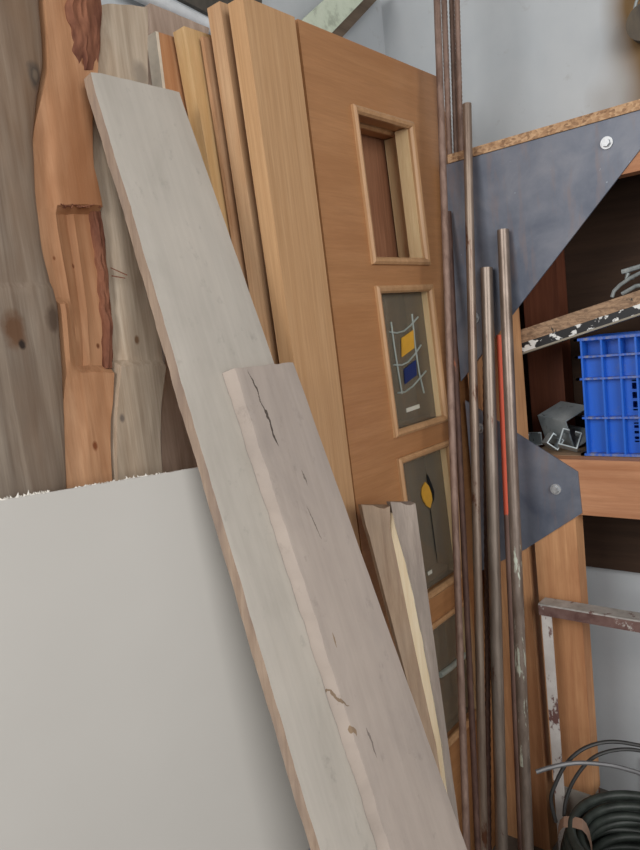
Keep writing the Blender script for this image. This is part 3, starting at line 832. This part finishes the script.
pp = thing('painted_plank', (b0 + b1) / 2, 'narrow plank with flaking black and white paint slanting over the blue crate', 'plank')
m0, m1 = lerp(a0, b0, 0.55), lerp(a1, b1, 0.55); n0, n1 = lerp(a0, b0, 0.92), lerp(a1, b1, 0.92)
obj('bare_strip', PRISM([a0, a1, m1, m0], (0.05, 0, 0)), m_board_top, pp)
prop(obj('paint_strip', PRISM([m0, m1, n1, n0], (0.05, 0, 0)), m_board_face, pp), 'black and white flaking paint')
prop(obj('bottom_lip', PRISM([n0, n1, b1, b0], (0.05, 0, 0)), m_board_lip, pp), 'pale bare lower lip')

# galvanised channel offcuts left of the crate
m_galv = metal('dull_galvanised', (154, 166, 172), (188, 196, 198), (14, 14, 14), 0.25, 0.45, patch=(84, 88, 92), patch_at=0.62, patch_scale=(30, 30, 30))
def channel(c, L, w, h, rot, label, th=0.003, lip=0.008, twist=(0, 0, 0)):
    """C-channel: open front, folded lips; c = base centre"""
    bm = bmesh.new()
    box(bm, -L / 2, L / 2, -w / 2, w / 2, 0, th)
    box(bm, -L / 2, L / 2, -w / 2, -w / 2 + th, th, h); box(bm, -L / 2, L / 2, w / 2 - th, w / 2, th, h)
    box(bm, -L / 2, L / 2, -w / 2 + th, -w / 2 + th + lip, h - th, h); box(bm, -L / 2, L / 2, w / 2 - th - lip, w / 2 - th, h - th, h)
    R = Matrix.Rotation(rot, 4, 'Z') @ Matrix.Rotation(twist[0], 4, 'X') @ Matrix.Rotation(twist[1], 4, 'Y')
    for v in bm.verts: v.co = (R @ v.co)
    zmin = min(v.co.z for v in bm.verts)
    for v in bm.verts: v.co += V(c) - V((0, 0, zmin))
    return prop(obj('channel_offcut', bm, m_galv), label, 'offcut', 'steel channel offcuts on the shelf')
def sp(px, x, dz=0.0): q = onX((px, 440), x); return V((x, q.y, SZ + 0.001 + dz))
channel(sp(556, 1.795), 0.11, 0.085, 0.085, math.radians(72), 'largest galvanised channel offcut lying against the blue crate', twist=(math.radians(70), math.radians(-12)))
channel(sp(527, 1.80), 0.07, 0.05, 0.035, math.radians(60), 'small galvanised channel offcut at the far left of the offcuts', twist=(0, 0.1))
channel(sp(567, 1.728), 0.030, 0.048, 0.045, math.radians(12), 'open square channel piece in front of the largest offcut', lip=0.014, twist=(0.3, 0.5))
channel(sp(549, 1.742), 0.04, 0.035, 0.032, math.radians(35), 'bent grey channel scrap behind the corner of the lower steel plate', twist=(0.7, 0.2))

# bits of bent grey metal on the slanting plank
m_grey = metal('grey_wire', (120, 128, 130), (166, 172, 172), met=0.3, rough=0.5)
def pl(p, dx=0.025): return onX(p, pb + dx)
bm = bmesh.new()
tube(bm, [pl(p) for p in ((612, 297), (614, 291), (620, 285), (630, 278), (642, 272), (660, 268))], 0.0045, 8)
tube(bm, [pl(p, .035) for p in ((622, 272), (632, 269), (645, 265), (665, 262))], 0.006, 8)
tube(bm, [pl(p, .032) for p in ((628, 273), (626, 280), (633, 277))], 0.006, 8)
tube(bm, [pl(p, .03) for p in ((622, 294), (636, 286), (650, 284), (668, 285))], 0.005, 8)
prop(obj('bent_bracket', bm, m_grey, smooth=True), 'bent grey metal bracket resting on the flaking painted plank', 'bracket')

# hook and pulley at the top right
m_iron = metal('dark_iron', (60, 54, 48), (98, 88, 74), met=0.5, rough=0.5)
hp = onX((642, 22), WX - 0.05)
hk = thing('wall_hook', V((WX, hp.y, hp.z + 0.06)), 'dark iron hook with round pulley hanging on the right wall', 'hook')
bm = bmesh.new(); tube(bm, [onX(p, WX - 0.04) for p in ((634, 12), (636, 3), (640, -8))] + [V((WX - 0.006, hp.y, hp.z + 0.085))], 0.004, 8)
obj('hook_rod', bm, m_grey, hk, smooth=True)
bm = bmesh.new(); cc = onX((646, 22), WX - 0.05)
tube(bm, [cc + V((0.022, 0, 0)), cc + V((0.012, 0, 0)), cc + V((0, 0, 0)), cc + V((-0.012, 0, 0))], 0.044, 22, rfn=lambda s: (0.044, 0.036, 0.036, 0.044)[int(round(s * 3))])
obj('pulley_wheel', bm, m_iron, hk, smooth=True)

# ------------------------------------------------------------------ steel bars and pipes
m_pipe = metal('brown_steel_pipe', (120, 107, 97), (154, 141, 130), (30, 30, 5), 0.55, 0.38, patch=(98, 68, 56), patch_at=0.62)
m_pipe2 = metal('paint_flecked_pipe', (122, 104, 92), (154, 138, 124), (30, 30, 5), 0.5, 0.38, patch=(96, 62, 44), patch_at=0.60)
m_rust = metal('rusty_bar', (112, 88, 76), (150, 126, 114), (60, 60, 20), 0.3, 0.6, patch=(150, 92, 62), patch_at=0.66)
m_rust2 = metal('dark_rusty_bar', (66, 44, 38), (100, 74, 64), (60, 60, 20), 0.3, 0.65, patch=(148, 92, 66), patch_at=0.64)
t = NT('orange_sprayed_bar'); g = t.noise(t.mapped((60, 60, 10)), 1, 5, 0.6); o = t.xyz()
mk_ = t.math('ADD', o[2], t.math('MULTIPLY', t.math('SUBTRACT', g, 0.5), 0.05))
ZOR = 0.985
col = t.mix(t.math('GREATER_THAN', mk_, ZOR), t.ramp(g, [(0.3, (112, 84, 74)), (0.7, (146, 118, 108))]), (244, 112, 84))
m_orange = t.done(col, 0.6, 0.1)
t = NT('pipe_with_paint_splash'); g = t.noise(t.mapped((34, 34, 9)), 1, 6, 0.65); o = t.xyz(); sp = t.noise(t.mapped((70, 70, 10), loc=(1, 4, 2)), 1, 5, 0.7)
band = t.math('MULTIPLY', t.math('GREATER_THAN', o[2], 0.38), t.math('LESS_THAN', o[2], 0.93))
col = t.ramp(g, [(0.35, (112, 98, 88)), (0.68, (150, 136, 126))])
col = t.mix(t.math('MULTIPLY', band, t.thr(sp, 0.57, 0.61)), col, (206, 212, 196))
m_splash = t.done(col, 0.36, 0.5)

def bar_pts(ptop, pbot, xtop, ybase=866, n=12):
    """straight bar: pixel line, top on plane X = xtop, foot on the floor"""
    pb_ = (lerp(ptop[0], pbot[0], (ybase - ptop[1]) / (pbot[1] - ptop[1])), ybase)
    A_, B_ = onZ(pb_, FL), onX(ptop, xtop)
    A_.z = FL + 0.004
    return [lerp(A_, B_, i / n) for i in range(n + 1)]
def bar(name, ptop, pbot, r, xtop, mat, label, cat='pipe', hollow=True, ybase=866, extend=0.0, seg=16, rfn=None, n=12):
    pts = bar_pts(ptop, pbot, xtop, ybase, n)
    if extend: pts.append(pts[-1] + (pts[-1] - pts[0]).normalized() * extend)
    bm = bmesh.new(); tube(bm, pts, r, seg, hollow=hollow, rfn=rfn)
    o = obj(name, bm, mat, smooth=True)
    return prop(o, label, cat, 'steel bars and pipes leaning on the shelf')
bar('steel_pipe', (503, 230), (528, 850), 0.0142, FX - 0.020, m_splash, 'rightmost brown steel pipe with pale paint splashes low down', ybase=915)
bar('steel_pipe', (486.5, 268), (502, 850), 0.0155, FX - 0.022, m_pipe, 'shortest thick brown steel pipe, second from the right', ybase=905)
bar('steel_pipe', (467, 104), (484, 850), 0.0108, FX - 0.018, m_pipe2, 'slim brown pipe reaching just above the chipboard shelf top', ybase=915)
bar('painted_rod', (499.5, 335), (521, 850), 0.0078, FX - 0.010, m_orange, 'thin steel rod sprayed bright orange on its upper part', 'rod', hollow=False, ybase=885)
bar('steel_bar', (437, 0), (467, 850), 0.0085, 1.62, m_rust, 'tall thin brown bar rising past the top of the glazed door edge', 'bar', hollow=False, extend=0.35, ybase=985)
bar('rusty_rod', (448.5, 212), (478, 850), 0.0075, FX - 0.014, m_rust2, 'dark rusty rod with coppery tip, just right of the tallest bar', 'rod', hollow=False, ybase=950)
def rebar_r(r):
    return lambda s: r * (1.0 + 0.10 * math.sin(s * 400))
bar('ribbed_rebar', (485, 318), (489, 850), 0.0065, FX - 0.010, m_rust2, 'dark ribbed bar showing between the slim pipe and the shortest thick pipe', 'rod', hollow=False, ybase=895, n=260, rfn=rebar_r(0.0068))
# bars standing on the shelf top
def top_bar(name, ptop, pbot, r, x, mat, label):
    a, b = onX(pbot, x), onX(ptop, x); a.z = ZT + 0.0235
    b = a + (b - a) * 1.6
    bm = bmesh.new(); tube(bm, [lerp(a, b, i / 120) for i in range(121)], r, 12, rfn=lambda s: r * (1 + 0.09 * math.sin(s * 330)))
    return prop(obj(name, bm, mat, smooth=True), label, 'rod', 'ribbed rods standing on the shelf top')
top_bar('ribbed_rebar', (444, 0), (449.5, 154), 0.0075, FX + 0.012, m_rust, 'left rod of the three standing on the chipboard shelf top')
top_bar('ribbed_rebar', (451.5, 0), (456, 152), 0.0066, FX + 0.034, m_rust, 'middle ribbed rod of the three standing on the chipboard shelf top')
top_bar('ribbed_rebar', (457, 0), (461, 152), 0.0070, FX + 0.020, m_rust, 'right ribbed rod of the three standing on the chipboard shelf top')

# ------------------------------------------------------------------ rusty angle-iron trestle
m_angle = metal('rusty_painted_angle', (98, 70, 66), (130, 104, 98), (30, 30, 30), 0.3, 0.6, patch=(186, 182, 178), patch_at=0.60, patch_scale=(26, 26, 26))
m_angle_w = metal('white_flaked_angle', (196, 190, 186), (214, 210, 206), (20, 20, 20), 0.1, 0.6, patch=(112, 80, 76), patch_at=0.56, patch_scale=(26, 26, 14))
AXX = 1.597
ra, rb = onX((541, 612), AXX), onX((640, 622), AXX)
zt = onX((541, 604), AXX).z
tr = thing('angle_iron_trestle', V((AXX, 0.2, FL)), 'rusty angle iron trestle with flaked white paint in front of the lower posts', 'trestle')
yl = onX((544, 622), AXX).y
def angle_y(x, y0, y1, z, w=0.036, th=0.004):
    bm = bmesh.new(); box(bm, x, x + w, y0, y1, z - th, z); box(bm, x, x + th, y0, y1, z - w, z - th); return bm
m_flange = metal('grey_flaked_flange', (150, 148, 144), (186, 182, 178), (30, 30, 30), 0.1, 0.6, patch=(112, 84, 80), patch_at=0.6, patch_scale=(26, 26, 26))
obj('rail', BOX(AXX, AXX + 0.004, -0.45, yl + 0.012, zt - 0.030, zt - 0.0041), m_angle, tr)
prop(obj('rail_flange', BOX(AXX, AXX + 0.045, -0.45, yl + 0.012, zt - 0.004, zt), m_flange, tr), 'grey flaked top flange')
def angle_z(x, y, z1, w=0.036, th=0.004):
    bm = bmesh.new(); box(bm, x, x + th, y - w, y, FL, z1); box(bm, x + th, x + w, y - th, y, FL, z1); return bm
prop(obj('leg', angle_z(AXX + 0.0045, yl + 0.008, zt - 0.0045, w=0.026), m_angle_w, tr), 'white flaked leg')
obj('leg', angle_z(AXX + 0.0045, -0.41, zt - 0.0045), m_angle_w, tr)

# ------------------------------------------------------------------ coil of cable and springy wires
m_hose = plain('black_green_hose', (50, 56, 52), 0.5, 0.0, 0.18, 20)
m_wire = plain('dark_wire', (58, 58, 58), 0.45, 0.3)
m_wire2 = plain('grey_wire_end', (112, 112, 114), 0.45, 0.3)
m_tape = plain('brown_tape', (158, 128, 110), 0.45)
cc = V((1.540, 0.480, 0))
coil = thing('cable_coil', cc + V((0, 0, FL)), 'coil of dark hose bound with brown tape on the floor before the shelf post', 'coil')
random.seed(11)
loops = []
for (R, z) in ((0.170, FL + 0.012), (0.148, FL + 0.012), (0.172, FL + 0.034), (0.150, FL + 0.034), (0.174, FL + 0.057), (0.152, FL + 0.057), (0.170, FL + 0.08), (0.148, FL + 0.08), (0.173, FL + 0.103), (0.151, FL + 0.103), (0.171, FL + 0.126), (0.149, FL + 0.126), (0.172, 0.0), (0.150, 0.0), (0.128, 0.0), (0.176, 0.034), (0.155, 0.035), (0.134, 0.034), (0.168, 0.057), (0.146, 0.058), (0.124, 0.056), (0.160, 0.080), (0.138, 0.081), (0.150, 0.102)):
    ph = random.uniform(0, 6.28); dx, dy = random.uniform(-.006, .006), random.uniform(-.006, .006); ti = random.uniform(-.008, .008)
    bm = bmesh.new()
    pts = []
    for k in range(56):
        a = 2 * math.pi * k / 56
        rr = R * (1 + 0.02 * math.sin(2 * a + ph))
        pts.append(cc + V((dx + rr * math.cos(a), dy + rr * math.sin(a), max(FL + 0.0115, z + ti * math.sin(a + ph)))))
    tube(bm, pts, 0.0108, 10, closed=True)
    obj('hose_loop', bm, m_hose, coil, smooth=True)
def tape(ang, R0, R1, z0, z1, w):
    bm = bmesh.new()
    ca, sa = math.cos(ang), math.sin(ang)
    rad, tan = V((ca, sa, 0)), V((-sa, ca, 0))
    prof = []
    for k in range(20):
        a = 2 * math.pi * k / 20
        c, s = math.cos(a), math.sin(a)
        e = 0.55
        prof.append(((R0 + R1) / 2 + (R1 - R0) / 2 * math.copysign(abs(c) ** e, c), (z0 + z1) / 2 + (z1 - z0) / 2 * math.copysign(abs(s) ** e, s)))
    rg = [[bm.verts.new(cc + rad * r + tan * (d * w / 2) + V((0, 0, z))) for r, z in prof] for d in (-1, 1)]
    for k in range(20):
        k2 = (k + 1) % 20; bm.faces.new((rg[0][k], rg[0][k2], rg[1][k2], rg[1][k]))
    return bm
tp = onZ((590, 826), 0.11) - cc
ang_t = math.atan2(tp.y, tp.x)
prop(obj('tape_binding', tape(ang_t, 0.110, 0.191, FL + 0.001, 0.115, 0.040), m_tape, coil, smooth=True), 'brown tape binding')
WN = V((-0.77, -0.62, 0.1)).normalized()
def wv(p, dist=0.0): return on(p, cc + V((0.05, 0.05, 0)) - WN * dist, WN)
def smooth_path(pts, n=8):
    out = []
    for i in range(len(pts) - 1):
        p0, p1, p2, p3 = pts[max(i - 1, 0)], pts[i], pts[i + 1], pts[min(i + 2, len(pts) - 1)]
        for k in range(n):
            t_ = k / n
            out.append(0.5 * ((2 * p1) + (p2 - p0) * t_ + (2 * p0 - 5 * p1 + 4 * p2 - p3) * t_ ** 2 + (3 * p1 - p0 - 3 * p2 + p3) * t_ ** 3))
    out.append(pts[-1]); return out
def wire(px, r, mat, label, dist=0.0):
    pts = smooth_path([wv(p, dist) for p in px])
    for p in pts: p.z = max(p.z, FL + r)
    bm = bmesh.new(); tube(bm, pts, r, 8)
    return prop(obj('loose_end', bm, mat, coil, smooth=True), label)
wire(((556, 822), (551, 800), (555, 785), (566, 764), (583, 749), (606, 742), (632, 744), (662, 754), (690, 790), (697, 830)), 0.0048, m_wire, None)
wire(((564, 816), (566, 800), (574, 780), (590, 760), (610, 751), (636, 750), (664, 760), (686, 790), (692, 830)), 0.0046, m_wire, None, 0.015)
wire(((536, 772), (552, 767), (575, 763), (600, 764), (622, 768), (650, 778), (680, 800), (690, 830)), 0.0056, m_wire2, 'grey blunt wire end', -0.02)

m_block = plain('pale_concrete', (178, 172, 164), 0.85)
prop(obj('concrete_block', BOX(1.662, 1.73, ky(0.68), ky(0.765), FL, 0.07), m_block, bevel=0.008), 'pale concrete block on the floor under the lower shelf post', 'block')
m_skirt = wood('tan_skirting', (176, 156, 132), (150, 130, 108), 'Y', 40, 3, seed=3)
prop(obj('baseboard_right', BOX(WX - 0.014, WX, -3.0, 0.6, FL, 0.0), m_skirt, origin=O0), kind='structure')

# ------------------------------------------------------------------ light
def area(name, loc, target, sx, sy, power, col):
    l = bpy.data.lights.new(name, 'AREA'); l.shape = 'RECTANGLE'; l.size = sx; l.size_y = sy; l.energy = power; l.color = col
    o = bpy.data.objects.new(name, l); C.objects.link(o); o.location = loc
    o.rotation_euler = (V(target) - V(loc)).to_track_quat('-Z', 'Y').to_euler()
    return o
area('window_daylight', (-2.3, 0.9, 2.5), (1.2, 0.8, 1.0), 2.0, 1.8, 82, (1.0, 0.97, 0.93))
area('doorway_daylight', (-0.7, -2.5, 2.2), (1.0, 0.9, 1.0), 2.4, 2.2, 94, (1.0, 0.98, 0.95))
w = bpy.data.worlds.new('world'); bpy.context.scene.world = w; w.use_nodes = True
bg = w.node_tree.nodes['Background']; bg.inputs[0].default_value = (0.93, 0.96, 1.0, 1); bg.inputs[1].default_value = 0.48
vs = bpy.context.scene.view_settings
vs.view_transform = 'Standard'; vs.look = 'None'; vs.gamma = 1.0; vs.exposure = -0.04; vs.use_curve_mapping = False

# lift everything so that the floor stands at z = 0
for o in bpy.context.scene.objects:
    if o.parent is None: o.location.z -= FL
